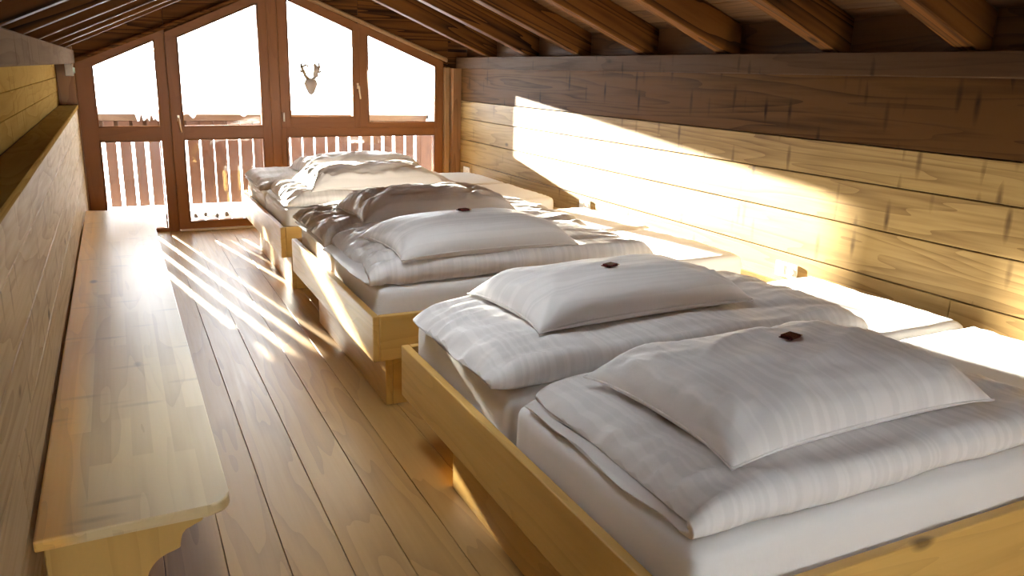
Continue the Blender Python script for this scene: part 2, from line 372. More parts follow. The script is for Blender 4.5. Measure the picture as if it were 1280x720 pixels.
for sgn, SA, Ltot in ((1, SR, LR+0.2), (-1, SL, LL+0.2)):
    n = int(Ltot/BW); ms = {}; SKY = SKYS[sgn]
    for k in range(n+1):
        spans = [(YB2, YE)]
        if SKY[2] <= k < SKY[3]: spans = [(YB2, SKY[0]), (SKY[1], YE)]
        for ya, yb in spans:
            if (ya, yb) not in ms:
                ms[(ya, yb)] = boxm('ceiling_board', (BW-0.004, yb-ya, 0.022), 0.003); ms[(ya, yb)].materials.append(M_roof)
            strip('ceiling_board', M_roof, sgn, SA, k*BW, (k+1)*BW, RH+0.012, 0.022, ya, yb, 0.003, ms[(ya, yb)])
    sl = (n+1)*BW
    if True:
        strip('roof_deck', M_dark, sgn, SA, -0.05, sl, 0.275, 0.1, YB2-0.02, SKY[0], 0); strip('roof_deck', M_dark, sgn, SA, -0.05, sl, 0.275, 0.1, SKY[1], YE+0.02, 0)
        strip('roof_deck', M_dark, sgn, SA, -0.05, SKY[2]*BW, 0.275, 0.1, SKY[0], SKY[1], 0); strip('roof_deck', M_dark, sgn, SA, SKY[3]*BW, sl, 0.275, 0.1, SKY[0], SKY[1], 0)
        strip('fill_skylight_pane', M_glass, sgn, SA, SKY[2]*BW, SKY[3]*BW, 0.29, 0.01, SKY[0], SKY[1], 0)
box('ridge_cap', (RX-0.2, YB2, 2.84), (RX+0.2, YE, 3.02), M_dark, ce, 0)
ys = [YB] + sorted(raf) + [8.62]
for a, b in zip(ys, ys[1:]):
    y0 = a + (RWD/2 if a != YB else 0)+0.001; y1 = b - (RWD/2 if b != 8.62 else 0)-0.001
    box('blocking_board', (XR+0.10, y0, 1.79), (XR+0.125, y1, 2.02), M_roof, ce, 0.003)
    box('blocking_board', (XL-0.19, y0, 1.745), (XL-0.165, y1, 2.02), M_roof, ce, 0.003)

# ------------------------------------------------------------------ window wall
wf = struct('wall_far', (1.6, YW, 0))
F0, F1 = 8.655, 8.745
# glass openings measured per light: (x0,x1, z bottom left/right, z top left/right)
P1 = (-0.152, 0.392, 1.043, 1.047, 1.610, 1.860); P2 = (0.602, 1.364, 1.051, 1.060, 1.895, 2.250)
P3 = (1.652, 2.321, 1.144, 1.150, 2.309, 2.043); P4 = (2.493, 3.261, 1.084, 1.095, 2.004, 1.703)
L1 = (-0.152, 0.378, 0.035, 0.035, 0.904, 0.907); L2 = (0.598, 1.364, 0.092, 0.098, 0.920, 0.930); L3 = (1.605, 3.255, 0.15, 0.15, 0.936, 0.950)
HT = 0.095
def tl(P, x): return P[4] + (P[5]-P[4])*(x-P[0])/(P[1]-P[0])
def bl(P, x): return P[2] + (P[3]-P[2])*(x-P[0])/(P[1]-P[0])
def light_frame(root, xa, xb, za, up, lo=None, zmid=None, g=-0.0006, d=(F0, F1)):
    """stiles, sloping head, rails and panes of one window or door leaf"""
    # stiles rise to the underside of the sloping head
    prism('stile', [(xa+g, za), (up[0], za), (up[0], tl(up, up[0])+0.006), (xa+g, tl(up, xa)+0.006)], d[0], d[1], M_frame_z, root)
    prism('stile', [(up[1], za), (xb-g, za), (xb-g, tl(up, xb)+0.006), (up[1], tl(up, up[1])+0.006)], d[0], d[1], M_frame_z, root)
    prism('head', [(xa+g, tl(up, xa)), (xb-g, tl(up, xb)), (xb-g, tl(up, xb)+HT), (xa+g, tl(up, xa)+HT)], d[0], d[1], M_frame_x, root)
    x0, x1 = up[0]-0.003, up[1]+0.003
    if lo is None:
        prism('rail', [(x0, za), (x1, za), (x1, bl(up, x1)), (x0, bl(up, x0))], d[0], d[1], M_frame_x, root)
    else:
        prism('rail', [(x0, tl(lo, x0)), (x1, tl(lo, x1)), (x1, bl(up, x1)), (x0, bl(up, x0))], d[0], d[1], M_frame_x, root)
        prism('rail', [(x0, za), (x1, za), (x1, bl(lo, x1)), (x0, bl(lo, x0))], d[0], d[1], M_frame_x, root)
    for q in (up, lo):
        if q is None: continue
        e = 0.004
        prism('pane', [(q[0]-e+0.005, q[2]-e+0.005), (q[1]+e-0.005, q[3]-e+0.005), (q[1]+e-0.005, q[5]-0.001), (q[0]-e+0.005, q[4]-0.001)], YW-0.006, YW+0.006, M_glass, root, bev=0)
def bead(root, q, y=F0-0.004):
    """thin rounded glazing bead round an opening, room side"""
    ptz = [(q[0], q[2]), (q[1], q[3]), (q[1], q[5]), (q[0], q[4])]
    bm = bmesh.new()
    cx, cz = sum(p[0] for p in ptz)/4, sum(p[1] for p in ptz)/4
    for a, b in zip(ptz, ptz[1:]+ptz[:1]):
        tube_bm(bm, [(a[0]-cx, 0, a[1]-cz), (b[0]-cx, 0, b[1]-cz)], 0.007, 6)
    link('glazing_bead', finish(bm, 'glazing_bead', True), M_frame_x, root, (cx, y, cz))

w1 = struct('window_1', (0.1, YW, 0)); light_frame(w1, -0.30, 0.490, 0.0, P1, L1); bead(w1, P1); bead(w1, L1)
d1 = struct('door_1', (0.98, YW, 0)); light_frame(d1, 0.490, 1.452, 0.018, P2, L2, d=(F0-0.018, F1)); bead(d1, P2, F0-0.022); bead(d1, L2, F0-0.022)
box('threshold_strip', (0.50, F0-0.045, 0.0), (1.45, F0-0.019, 0.016), M_strip, d1, 0.003)
w2 = struct('window_2', (1.98, YW, 1.045)); light_frame(w2, 1.5535, 2.394, 1.0305, P3, d=(F0-0.018, F1)); bead(w2, P3, F0-0.022)
w3 = struct('window_3', (2.88, YW, 1.02)); light_frame(w3, 2.3945, 3.362, 1.0305, P4); bead(w3, P4)
w4 = struct('window_4', (2.45, YW, 0))
box('stile', (1.5535, F0, 0.0), (1.604, F1, 1.031), M_frame_z, w4); box('stile', (3.256, F0, 0.0), (3.362, F1, 1.031), M_frame_z, w4)
prism('rail', [(1.602, 0.936), (3.258, 0.950), (3.258, 1.031), (1.602, 1.031)], F0, F1, M_frame_x, w4)
box('rail', (1.605, F0, 0.0), (3.255, F1, 0.15), M_frame_x, w4)
box('pane', (1.606, YW-0.006, 0.151), (3.254, YW+0.006, 0.946), M_glass, w4, 0); bead(w4, L3)
prism('centre_post', [(1.454, 0), (1.553, 0), (1.553, 2.45), (1.454, 2.45)], F0-0.012, F1+0.02, M_frame_z, wf)
# wall field above the heads, corner posts, splayed trim
def hl(x):   # top line of the window heads
    if x <= 0.49: return tl(P1, x)+HT
    if x <= 1.5: return tl(P2, x)+HT
    if x <= 2.39: return tl(P3, x)+HT
    return tl(P4, x)+HT
prism('rake_board', [(2.394, hl(2.395)-0.012), (3.42, tl(P4, 3.42)+HT-0.012), (3.42, roof(3.42)+0.24), (2.394, roof(2.394)+0.24)], F0+0.006, F1+0.04, M_rafter_x, wf)
prism('rake_board', [(1.50, tl(P3, 1.50)+HT-0.012), (2.392, hl(2.39)-0.012), (2.392, roof(2.392)+0.24), (1.53, roof(1.53)+0.22), (1.50, roof(1.5)+0.22)], F0+0.006, F1+0.04, M_rafter_x, wf)
prism('rake_board', [(-0.34, tl(P1, -0.34)+HT-0.012), (0.489, hl(0.489)-0.012), (0.489, roof(0.489)+0.24), (-0.34, roof(-0.34)+0.24)], F0+0.006, F1+0.04, M_rafter_x, wf)
prism('rake_board', [(0.491, hl(0.4911)-0.012), (1.498, tl(P2, 1.498)+HT-0.012), (1.498, roof(1.498)+0.22), (0.491, roof(0.491)+0.24)], F0+0.006, F1+0.04, M_rafter_x, wf)
# splayed cover strips on the slope
for (xa, za, xb, zb) in ((1.60, tl(P3, 1.60)+HT-0.012, 3.40, tl(P4, 3.40)+HT+0.005), (-0.30, tl(P1, -0.30)+HT-0.01, 1.40, tl(P2, 1.40)+HT-0.01)):
    prism('cover_strip', [(xa, za), (xb, zb), (xb, zb+0.045), (xa, za+0.045)], F0-0.05, F0-0.001, M_cover if xa > 1 else M_rafter_x, wf, bev=0.012)
box('cover_strip', (3.362, F0-0.05, 0.0), (3.43, F1, 1.70), M_cover, wf, 0.012)
prism('rake_board', [(3.350, 1.60), (3.72, 1.60), (3.72, 2.0), (3.350, 2.1)], F0+0.014, F1+0.04, M_rafter_x, wf)
box('corner_post', (3.432, F0-0.12, 0.0), (XR+0.06, F1+0.04, 1.689), M_post, wf, 0.006)
box('corner_post', (XL-0.17, 8.63, 0.0), (-0.302, F1+0.04, 1.78), M_post, wf, 0.006)
box('corner_post', (XL-0.139, 8.515, 1.257), (XL+0.005, 8.628, 1.624), M_post, wf, 0.004)
box('wall_fill', (XL-0.5, 8.68, -0.2), (XL-0.17, F1+0.04, 2.1), M_dark, wf, 0); box('wall_fill', (XR+0.06, 8.68, -0.2), (XR+0.6, F1+0.04, 1.95), M_dark, wf, 0)
# window furniture
def lever(root, x, z, y):
    box('handle_plate', (x-0.011, y-0.008, z-0.03), (x+0.011, y, z+0.03), M_brass, root, 0.003)
    bm = bmesh.new(); tube_bm(bm, [(0, 0, 0), (0, -0.035, 0), (0.002, -0.045, -0.01), (0.006, -0.05, -0.07), (0.014, -0.05, -0.135)], [0.009, 0.009, 0.010, 0.009, 0.008], 10)
    link('handle', finish(bm, 'handle', True), M_brass, root, (x, y-0.007, z))
lever(d1, 0.560, 1.13, F0-0.018); lever(w2, 2.372, 1.475, F0-0.018)
bm = bmesh.new(); tube_bm(bm, [(0, 0, -0.045), (0, 0, 0.045)], 0.009, 10)
link('hinge', finish(bm, 'hinge', True), M_white, w2, (1.580, F0-0.030, 1.145))

# back wall behind the camera; its window is added to brighten the room
wb = struct('wall_back', (1.6, YB, 0))
bx0, bx1, bz0, bz1 = 0.2, 2.9, 0.6, 1.8
for lo, hi in (((-0.8, YB-0.15, -0.1), (bx0, YB, 2.9)), ((bx1, YB-0.15, -0.1), (4.2, YB, 2.9)), ((bx0, YB-0.15, -0.1), (bx1, YB, bz0)), ((bx0, YB-0.15, bz1), (bx1, YB, 2.9))):
    box('wall_board', lo, hi, M_wall, wb, 0)
w5 = struct('fill_window', (1.6, YB, bz0))
for x0, x1 in ((bx0, bx0+0.08), (1.51, 1.59), (bx1-0.08, bx1)): box('stile', (x0, YB-0.12, bz0), (x1, YB-0.03, bz1), M_frame_z, w5)
for x0, x1 in ((bx0+0.081, 1.509), (1.591, bx1-0.081)):
    box('rail', (x0, YB-0.12, bz0), (x1, YB-0.03, bz0+0.08), M_frame_x, w5); box('head', (x0, YB-0.12, bz1-0.08), (x1, YB-0.03, bz1), M_frame_x, w5)
    box('pane', (x0, YB-0.08, bz0+0.081), (x1, YB-0.07, bz1-0.081), M_glass, w5, 0)

# ------------------------------------------------------------------ bench
be = empty('bench', (-0.05, 4.9, 0), 'long pale pine bench with rounded corners against the left wall', 'bench')
pts = [(XL+0.012, 2.20), (XL+0.012, 7.60), (0.205, 7.48)]
R_ = 0.06
for k in range(0, 7): a = math.radians(0 - 90*k/6); pts.append((0.205-R_+R_*math.cos(a), 2.215+R_+R_*math.sin(a)))
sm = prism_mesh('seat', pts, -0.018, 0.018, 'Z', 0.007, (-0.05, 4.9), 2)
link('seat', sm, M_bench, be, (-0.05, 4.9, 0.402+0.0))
def legp(y):
    cv = [(-0.285, 0.0), (-0.285, 0.382), (0.135, 0.382)]
    for t in range(0, 9):
        a = t/8
        cv.append((0.135 - 0.075*a - 0.035*math.sin(a*math.pi)*(-1 if a < 0.5 else 1)*0.6, 0.382 - 0.12*a))
    for t in range(1, 9):
        a = math.pi/2*t/8
        cv.append((0.06 - 0.10*math.sin(a), 0.262 - 0.09*(1-math.cos(a))))
    cv += [(-0.06, 0.12), (-0.03, 0.05), (-0.03, 0.0)]
    return prism('leg_board', cv, y-0.02, y+0.02, M_pine_z, be, bev=0.003)
for yy in (2.30, 4.95, 7.25): legp(yy)
box('stretcher', (-0.21, 2.322, 0.30), (-0.18, 4.928, 0.381), M_pine_y, be); box('stretcher', (-0.21, 4.972, 0.30), (-0.18, 7.228, 0.381), M_pine_y, be)

# ------------------------------------------------------------------ beds
def make_bed(y0):
    x0, x1, yl = 1.025, 3.395, 1.97
    b = empty('platform_bed', (2.2, y0+yl/2, 0))
    z0, z1 = 0.268, 0.5
    box('side_rail', (x0, y0, z0), (x0+0.035, y0+yl, z1), M_pine_y, b, 0.005, 2)
    box('end_rail', (x0+0.036, y0, z0), (x1, y0+0.035, z1), M_pine_x, b, 0.005, 2)
    box('end_rail', (x0+0.036, y0+yl-0.035, z0), (x1, y0+yl, z1), M_pine_x, b, 0.005, 2)
    box('head_rail', (x1-0.035, y0+0.036, z0), (x1, y0+yl-0.036, z1-0.012), M_pine_y, b, 0.004)
    box('slat_base', (x0+0.037, y0+0.037, 0.30), (x1-0.037, y0+yl-0.037, 0.335), M_pine_x, b, 0.002)
    px = x0+0.085
    box('plinth_board', (px, y0+0.075, 0.0), (px+0.035, y0+yl-0.40, z0), M_pine_y, b, 0.003)
    box('plinth_board', (px+0.036, y0+0.075, 0.0), (x1-0.12, y0+0.11, z0), M_pine_x, b, 0.003)
    box('plinth_board', (px+0.036, y0+yl-0.435, 0.0), (x1-0.12, y0+yl-0.40, z0), M_pine_x, b, 0.003)
    box('plinth_board', (x1-0.119, y0+0.075, 0.0), (x1-0.084, y0+yl-0.40, z0), M_pine_y, b, 0.003)
    return b
BY = (1.155, 3.555, 5.945)
bed = make_bed(BY[0])
BL = ('pine platform bed nearest the camera, cut off by the bottom of the picture', 'middle pine platform bed with a diagonal streak of sunlight on its side rail',
      'farthest pine platform bed, standing in front of the balcony windows')
for i in range(3):
    o = bed
    if i:
        o = bed.copy(); COL.objects.link(o); o.location.y = BY[i]+0.985
        for ch in bed.children:
            c = ch.copy(); COL.objects.link(c); c.parent = o
    tag(o, BL[i], 'bed', 'pine platform beds along the right wall')

# ------------------------------------------------------------------ bedding
def nz(x, y, z): return noise.noise(Vector((x, y, z)))
def ridge(x, y, z):
    return 1 - 2.2*abs(noise.noise(Vector((x, y, z))))
def rounded_slab(name, sx, sy, sz, rad, n, disp):
    """rounded box with a fine grid, displaced by disp(x,y,z,normal)"""
    bm = bmesh.new(); box_bm(bm, (0, 0, 0), (1, 1, 1))
    bm2 = bmesh.new(); idx = {}
    nx, ny, nzz = n
    def vert(p):
        kx = tuple(round(c, 5) for c in p)
        if kx not in idx:
            q = Vector((p[0]*sx/2, p[1]*sy/2, p[2]*sz/2))
            inn = Vector((max(-sx/2+rad, min(sx/2-rad, q.x)), max(-sy/2+rad, min(sy/2-rad, q.y)), max(-sz/2+rad, min(sz/2-rad, q.z))))
            d = q-inn
            nn = d.normalized() if d.length > 1e-9 else Vector((0, 0, 1))
            q = inn + nn*rad if d.length > 1e-9 else q
            q = q + disp(q, nn)
            idx[kx] = bm2.verts.new(q)
        return idx[kx]
    def warp(i, m): t = -1 + 2*i/m; return math.copysign(abs(t)**0.8, t)
    for ax, (na, nb) in (('z', (nx, ny)), ('y', (nx, nzz)), ('x', (ny, nzz))):
        for sg in (-1, 1):
            for i in range(na):
                for j in range(nb):
                    q = []
                    for (a, b) in ((i, j), (i+1, j), (i+1, j+1), (i, j+1)):
                        p, s = warp(a, na), warp(b, nb)
                        q.append(vert({'z': (p, s, sg), 'y': (p, sg, s), 'x': (sg, p, s)}[ax]))
                    bm2.faces.new(q)
    bm.free()
    return finish(bm2, name, True)
MT = 0.622                     # top of the mattresses
def mattress(y0, y1, seed, label):
    sx, sy, sz = 3.375-1.076, y1-y0-0.014, MT-0.335
    def disp(q, nn):
        a = 0.006*nz(q.x*2.2+seed, q.y*2.5, seed) + 0.003*nz(q.x*7, q.y*6+seed, q.z*8)
        # tucked corners: folds on the sides near the ends
        e = math.exp(-((abs(q.x)-sx/2)/0.12)**2)
        b = 0.004*ridge(q.x*22, q.y*22, q.z*3+seed)*e*(1-abs(nn.z))
        # gathers of the fitted sheet towards the wall end
        g = 0.006*ridge(q.x*9+seed, q.y*16, 1.7)*max(0, (q.x-sx/2+0.45)/0.45)*max(0, nn.z)
        return nn*(min(a, 0.0035)+b) + Vector((0, 0, g))
    o = link('mattress', rounded_slab('mattress', sx, sy, sz, 0.045, (48, 26, 8), disp), M_sheet, None, ((3.385+1.068)/2, (y0+y1)/2, (MT+0.335)/2+0.0005))
    return tag(o, label, 'mattress', 'white mattresses on the platform beds')
ML = [('white mattress in the nearest bed, on the side nearest the camera', 'white mattress in the nearest bed, on the side away from the camera'),
      ('white mattress in the middle bed, on the side nearest the camera', 'white mattress in the middle bed, on the side away from the camera'),
      ('white mattress in the farthest bed, on the side nearest the camera', 'white mattress in the farthest bed, against the balcony window side')]
for i in range(3):
    mattress(BY[i]+0.040, BY[i]+0.983, i*2+1.3, ML[i][0]); mattress(BY[i]+0.987, BY[i]+1.93, i*2+2.3, ML[i][1])

def duvet(name, x0, x1, y0, y1, t, seed, wr, label, shift=0.05, puff=0.35, z=MT):
    """folded double: a U of thick cloth, the fold towards the camera; pinched hem ends at the left and right"""
    Lx, D = x1-x0, y1-y0
    path = []; ns, na = 52, 9
    for i in range(ns): path.append((D - (D-t)*i/(ns-1), t/2, 0, -1, 0))            # lower layer, outside faces down
    for i in range(1, na): a = -math.pi/2 - math.pi*i/na; path.append((t + t*0.5*math.cos(a)*1.0, t + t*0.5*math.sin(a), math.cos(a), math.sin(a), 0.5))
    for i in range(ns): path.append((t + (D-t)*i/(ns-1), 1.5*t, 0, 1, 1))
    nb = 110; rows = []
    for b in range(nb+1):
        bb = b/nb; bb = 0.5 - 0.5*math.cos(math.pi*bb)*(1-0.45*math.sin(math.pi*bb)**2) if True else bb
        X = bb*Lx; dl = X; dr = Lx-X
        e = (1-math.exp(-dl/0.055))*(1-math.exp(-dr/0.055)); e = 0.10+0.90*e
        row_o, row_i = [], []
        for (py, pz, ny, nzv, lay) in path:
            pf = 1 + puff*nz(X*2.2+seed, py*2.6, lay*3+seed)
            h = t*0.5*e*pf
            lift = (0.35+0.65*e) if lay > 0 else (0.30+0.70*e)
            zc = pz*lift*(1+0.25*puff*nz(X*1.6, py*2.0+seed, 5)*(1 if lay == 1 else 0))
            near_end = math.exp(-dl/0.30) + 0.7*math.exp(-dr/0.30)
            am = wr*(0.18 + 1.0*near_end)
            wp = 1.6*nz(X*2.3+seed, py*2.6, seed*0.5)
            wv = am*(ridge(X*2.6+seed, py*8.5+wp, lay*2.0) + 0.55*ridge(X*5.5-py*2, py*17+seed+1.5*wp, 3.3+lay) + 0.25*ridge(X*9+wp, py*27+seed, 6.3+lay)) - am*0.7
            wv += wr*0.8*nz(X*3.5, py*3.5+seed, lay)
            xo = X + shift*(lay-0.5) * math.exp(-dl/0.2) + 0.022*nz(py*5, seed, lay*2)*math.exp(-dl/0.15) - 0.02*nz(py*4, seed+4, lay)*math.exp(-dr/0.15)
            hh = h + max(-0.6*h, wv) if (lay > 0) else h
            zo = zc + nzv*hh; zi = zc - nzv*h*0.96
            zo = max(zo, 0.001 + 0.002*(lay > 0)); zi = max(zi, 0.002)
            row_o.append((xo, py + ny*hh, zo))
            row_i.append((xo, py - ny*min(h, t*0.45)*0.9, zi))
        rows.append(row_o + row_i[::-1])
    me = grid_mesh(name, rows, close_v=True)
    bm = bmesh.new(); bm.from_mesh(me)
    be_ = [e for e in bm.edges if e.is_boundary]
    if be_: bmesh.ops.holes_fill(bm, edges=be_, sides=0)
    bm.to_mesh(me); bm.free(); me.polygons.foreach_set('use_smooth', [True]*len(me.polygons))
    o = link(name, me, M_duvet, None, (x0, y0, z+0.004))
    tag(o, label, 'duvet', 'folded white duvets on the beds')
    return Rest(o)
from mathutils.bvhtree import BVHTree
class Rest:                       # height of a laid duvet at a point
    def __init__(self, o):
        self.o = o; bm = bmesh.new(); bm.from_mesh(o.data); self.t = BVHTree.FromBMesh(bm); bm.free()
    def top(self, x, y):
        h = self.t.ray_cast(Vector((x, y, 5)) - self.o.location, Vector((0, 0, -1)))
        return None if h[0] is None else h[0].z + self.o.location.z
D1 = duvet('duvet', 1.10, 2.62, 1.235, 2.06, 0.048, 1.0, 0.014, 'folded white striped duvet on the nearest mattress, under the pillow nearest the camera', 0.03)
D2 = duvet('duvet', 1.035, 2.80, 2.20, 2.96, 0.054, 7.0, 0.017, 'folded white striped duvet on the far side of the nearest bed, its left end crumpled', -0.02)
D3 = duvet('duvet', 1.04, 2.72, 3.62, 4.50, 0.064, 13.0, 0.024, 'puffy white duvet on the near side of the middle bed, under a pillow with chocolate', 0.05, 0.45)
D4 = duvet('duvet', 1.03, 2.75, 4.55, 5.42, 0.064, 21.0, 0.030, 'puffy crumpled white duvet on the far side of the middle bed', 0.0, 0.45)
D5 = duvet('duvet', 1.10, 2.70, 6.02, 6.88, 0.055, 29.0, 0.026, 'crumpled white duvet on the near side of the farthest bed', 0.02, 0.45)
D6 = duvet('duvet', 1.05, 2.75, 6.94, 7.80, 0.050, 37.0, 0.021, 'flat white duvet on the window side of the farthest bed', 0.0, 0.4)

def pillow(on, cx, cy, zb, Lx, W, T, rot, seed, wr, label, tilt=0.0, sag=0.35, bias=0.0, pinch=0.06, crumple=0.25):
    nu, nv = 84, 60
    top, bot = [], []
    rim = {}
    for i in range(nu+1):
        uu = math.sin(math.pi*(i/nu-0.5)); ru, rb = [], []
        for j in range(nv+1):
            vv = math.sin(math.pi*(j/nv-0.5))
            px = Lx/2*uu*(1 - pinch*(1-vv*vv)); py = W/2*vv*(1 - pinch*1.3*(1-uu*uu))
            q = max(0.0, (1-abs(uu)**3.2)*(1-abs(vv)**2.8))
            th = q**0.42
            th *= (1 + bias*vv)
            ec = min(1-abs(uu), 1-abs(vv))
            # creases that run in from the corners and the end seams
            cr = 0
            for sx_, sy_ in ((-1, -1), (-1, 1), (1, -1), (1, 1)):
                ddx, ddy = px-sx_*Lx/2, py-sy_*W/2; dd = math.hypot(ddx, ddy); an = math.atan2(ddy, ddx)
                cr += math.exp(-dd/0.17)*ridge(an*3.2+seed+sx_, dd*1.4, seed+sy_)
            cr += 0.8*math.exp(-(1-abs(uu))*Lx/2/0.12)*ridge(py*11+seed, uu*2, seed)
            wq = 1.2*nz(px*2.2, py*2.2, seed)
            cr += 0.42*ridge(px*3.0+seed+wq, py*6.5-px*2.2, seed*0.7) + crumple*(0.5*ridge(px*5+seed+py*3+wq, py*11-px*4, seed*0.3) + 0.3*ridge(px*11, py*17+px*6+wq, seed))
            w_ = wr*cr*min(1.0, q*4)
            zt = T*th*(0.62+0.0) + w_; zl = -T*0.30*min(1, th*1.25)
            sg_ = -sag*0.10*(abs(uu)**4+abs(vv)**4)*0.5
            ru.append((px, py, zt+sg_ + T*0.30)); rb.append((px, py, zl+sg_*0.7 + T*0.30))
        top.append(ru); bot.append(rb)
    vs, fs = [], []
    def add(g): 
        base = len(vs); vs.extend(p for rw in g for p in rw); return base
    b0 = add(top); b1 = add(bot); n = nv+1
    for i in range(nu):
        for j in range(nv):
            fs.append((b0+i*n+j, b0+(i+1)*n+j, b0+(i+1)*n+j+1, b0+i*n+j+1)); fs.append((b1+i*n+j, b1+i*n+j+1, b1+(i+1)*n+j+1, b1+(i+1)*n+j))
    mn = min(v[2] for v in vs); vs = [(a, b, c-mn) for a, b, c in vs]
    me = bpy.data.meshes.new('pillow'); me.from_pydata(vs, [], fs)
    bm = bmesh.new(); bm.from_mesh(me); bmesh.ops.remove_doubles(bm, verts=bm.verts, dist=1e-5); bmesh.ops.recalc_face_normals(bm, faces=bm.faces); bm.to_mesh(me); bm.free()
    me.polygons.foreach_set('use_smooth', [True]*len(me.polygons))
    o = link('pillow', me, M_pillow, None, (cx, cy, zb), (tilt, 0, rot))
    # the underside settles on the duvet
    c_, s_ = math.cos(rot), math.sin(rot)
    for v in me.vertices:
        hz = on.top(cx + v.co.x*c_ - v.co.y*s_, cy + v.co.x*s_ + v.co.y*c_)
        if hz is not None and v.co.z + zb < hz + 0.002: v.co.z = hz + 0.002 - zb
    tag(o, label, 'pillow', 'white pillows on the folded duvets')
    # seam piping round the edge
    loop = []
    m = 40
    for k in range(4):
        for i in range(m):
            t = -1 + 2*i/m
            uu, vv = ((t, -1), (1, t), (-t, 1), (-1, -t))[k]
            loop.append(Vector((Lx/2*uu*(1 - pinch*(1-vv*vv)), W/2*vv*(1 - pinch*1.3*(1-uu*uu)), T*0.30-mn-sag*0.10*(abs(uu)**4+abs(vv)**4)*0.5*0.85)))
    bm = bmesh.new(); tube_bm(bm, loop+[loop[0]], 0.0035, 6)
    s = bpy.data.objects.new('seam', finish(bm, 'seam', True)); COL.objects.link(s); s.data.materials.append(M_pillow); s.parent = o
    return o
PZ = MT+0.104
p1 = pillow(D1, 1.77, 1.66, PZ-0.005, 1.04, 0.66, 0.160, 0.03, 2.0, 0.024, 'white striped pillow nearest the camera, holding a dark red chocolate', crumple=0.5)
p2 = pillow(D2, 1.81, 2.70, PZ, 1.06, 0.58, 0.175, 0.06, 9.0, 0.018, 'plump white pillow at the far side of the nearest bed, pointed at both ends')
p3 = pillow(D3, 1.68, 3.93, PZ+0.0, 1.03, 0.62, 0.20, 0.06, 15.0, 0.008, 'white pillow on the near side of the middle bed, with a chocolate on its crest')
p4 = pillow(D4, 1.80, 4.92, PZ+0.0, 1.08, 0.60, 0.19, 0.05, 23.0, 0.025, 'crumpled white pillow on the far side of the middle bed, its crest in sunlight', crumple=1.0)
p5 = pillow(D5, 1.83, 6.40, PZ-0.02, 1.12, 0.62, 0.205, 0.06, 31.0, 0.026, 'sunlit crumpled white pillow on the near side of the farthest bed', crumple=1.0)
p6 = pillow(D6, 2.00, 7.36, PZ-0.02, 1.15, 0.60, 0.185, 0.04, 39.0, 0.023, 'white pillow nearest the balcony windows, on the farthest bed', crumple=1.0)
p1.data.materials[0] = M_pillow_x

def pillow_top(p, x, y):
    inv = p.rotation_euler.to_matrix().inverted(); q = inv @ (Vector((x, y, 0)) - Vector((p.location.x, p.location.y, 0)))
    best = max((v.co for v in p.data.vertices if (v.co.x-q.x)**2+(v.co.y-q.y)**2 < 0.0016), key=lambda c: c.z)
    return p.location.z + best.z
def chocolate(p, x, y, rot, label):
    z = pillow_top(p, x, y)
    e = empty('wrapped_chocolate', (x, y, z+0.0005), label, 'chocolate', 'chocolates on the pillows')
    b = link('wrapper', boxm('wrapper', (0.055, 0.042, 0.011), 0.004, 2), M_choc, e, (x, y, z+0.0065))
    for sg in (-1, 1):
        bm = bmesh.new(); vs = [bm.verts.new(c) for c in ((0, -0.012, -0.001), (0, 0.012, -0.001), (0.012*sg, 0.018, -0.002), (0.012*sg, -0.018, -0.002), (0, -0.012, 0.002), (0, 0.012, 0.002), (0.012*sg, 0.018, 0.001), (0.012*sg, -0.018, 0.001))]
        for q in ((0, 1, 2, 3), (4, 7, 6, 5), (0, 4, 5, 1), (1, 5, 6, 2), (2, 6, 7, 3), (3, 7, 4, 0)): bm.faces.new([vs[k] for k in q])
        link('wrapper_end', finish(bm, 'wrapper_end'), M_gold if sg > 0 else M_choc, e, (x+0.0265*sg, y, z+0.006))
    e.rotation_euler = (0, 0, rot)
    return e
chocolate(p1, 1.83, 1.72, 0.25, 'dark red foil wrapped chocolate on the pillow nearest the camera')
chocolate(p2, 1.77, 2.66, 0.35, 'dark wrapped chocolate on the far pillow of the nearest bed')
chocolate(p3, 1.67, 3.98, 0.2, 'dark wrapped chocolate on the pillow of the middle bed')

# ------------------------------------------------------------------ sockets on the right wall
def outlet(y, z, label):
    e = empty('wall_socket', (XR, y, z), label, 'socket', 'sockets above the shelf of the right wall')
    box('cover_plate', (XR-0.012, y-0.085, z-0.045), (XR+0.001, y+0.085, z+0.045), M_white, e, 0.004, 2)
    box('rocker_switch', (XR-0.016, y+0.012, z-0.030), (XR-0.0115, y+0.072, z+0.030), M_whiteb, e, 0.002)
    bm = bmesh.new(); tube_bm(bm, [(0, 0, 0), (-0.005, 0, 0)], 0.024, 20)
    s = link('socket_face', finish(bm, 'socket_face'), M_whiteb, e, (XR-0.0115, y-0.042, z))
    for dy in (-0.0095, 0.0095):
        bm = bmesh.new(); tube_bm(bm, [(0.001, 0, 0), (-0.0012, 0, 0)], 0.0035, 10)
        link('contact_hole', finish(bm, 'contact_hole'), M_hole, s, (XR-0.0165, y-0.042+dy, z))
outlet(3.41, 0.562, 'white double wall socket between the nearest and the middle bed')
outlet(5.74, 0.59, 'white wall socket in the glaring sun patch behind the middle bed')
outlet(8.33, 0.57, 'small white wall socket in the far right corner by the windows')

# small device on the left corner post
e = empty('wall_sensor', (XL-0.05, 8.48, 1.50), 'small grey box with a pale front, under the left beam by the window', 'sensor')
box('body', (XL-0.06, 8.40, 1.515), (XL+0.005, 8.514, 1.62), M_grey, e, 0.006, 2)
box('display', (XL+0.0051, 8.425, 1.54), (XL+0.020, 8.49, 1.59), M_lcd, e, 0.003)

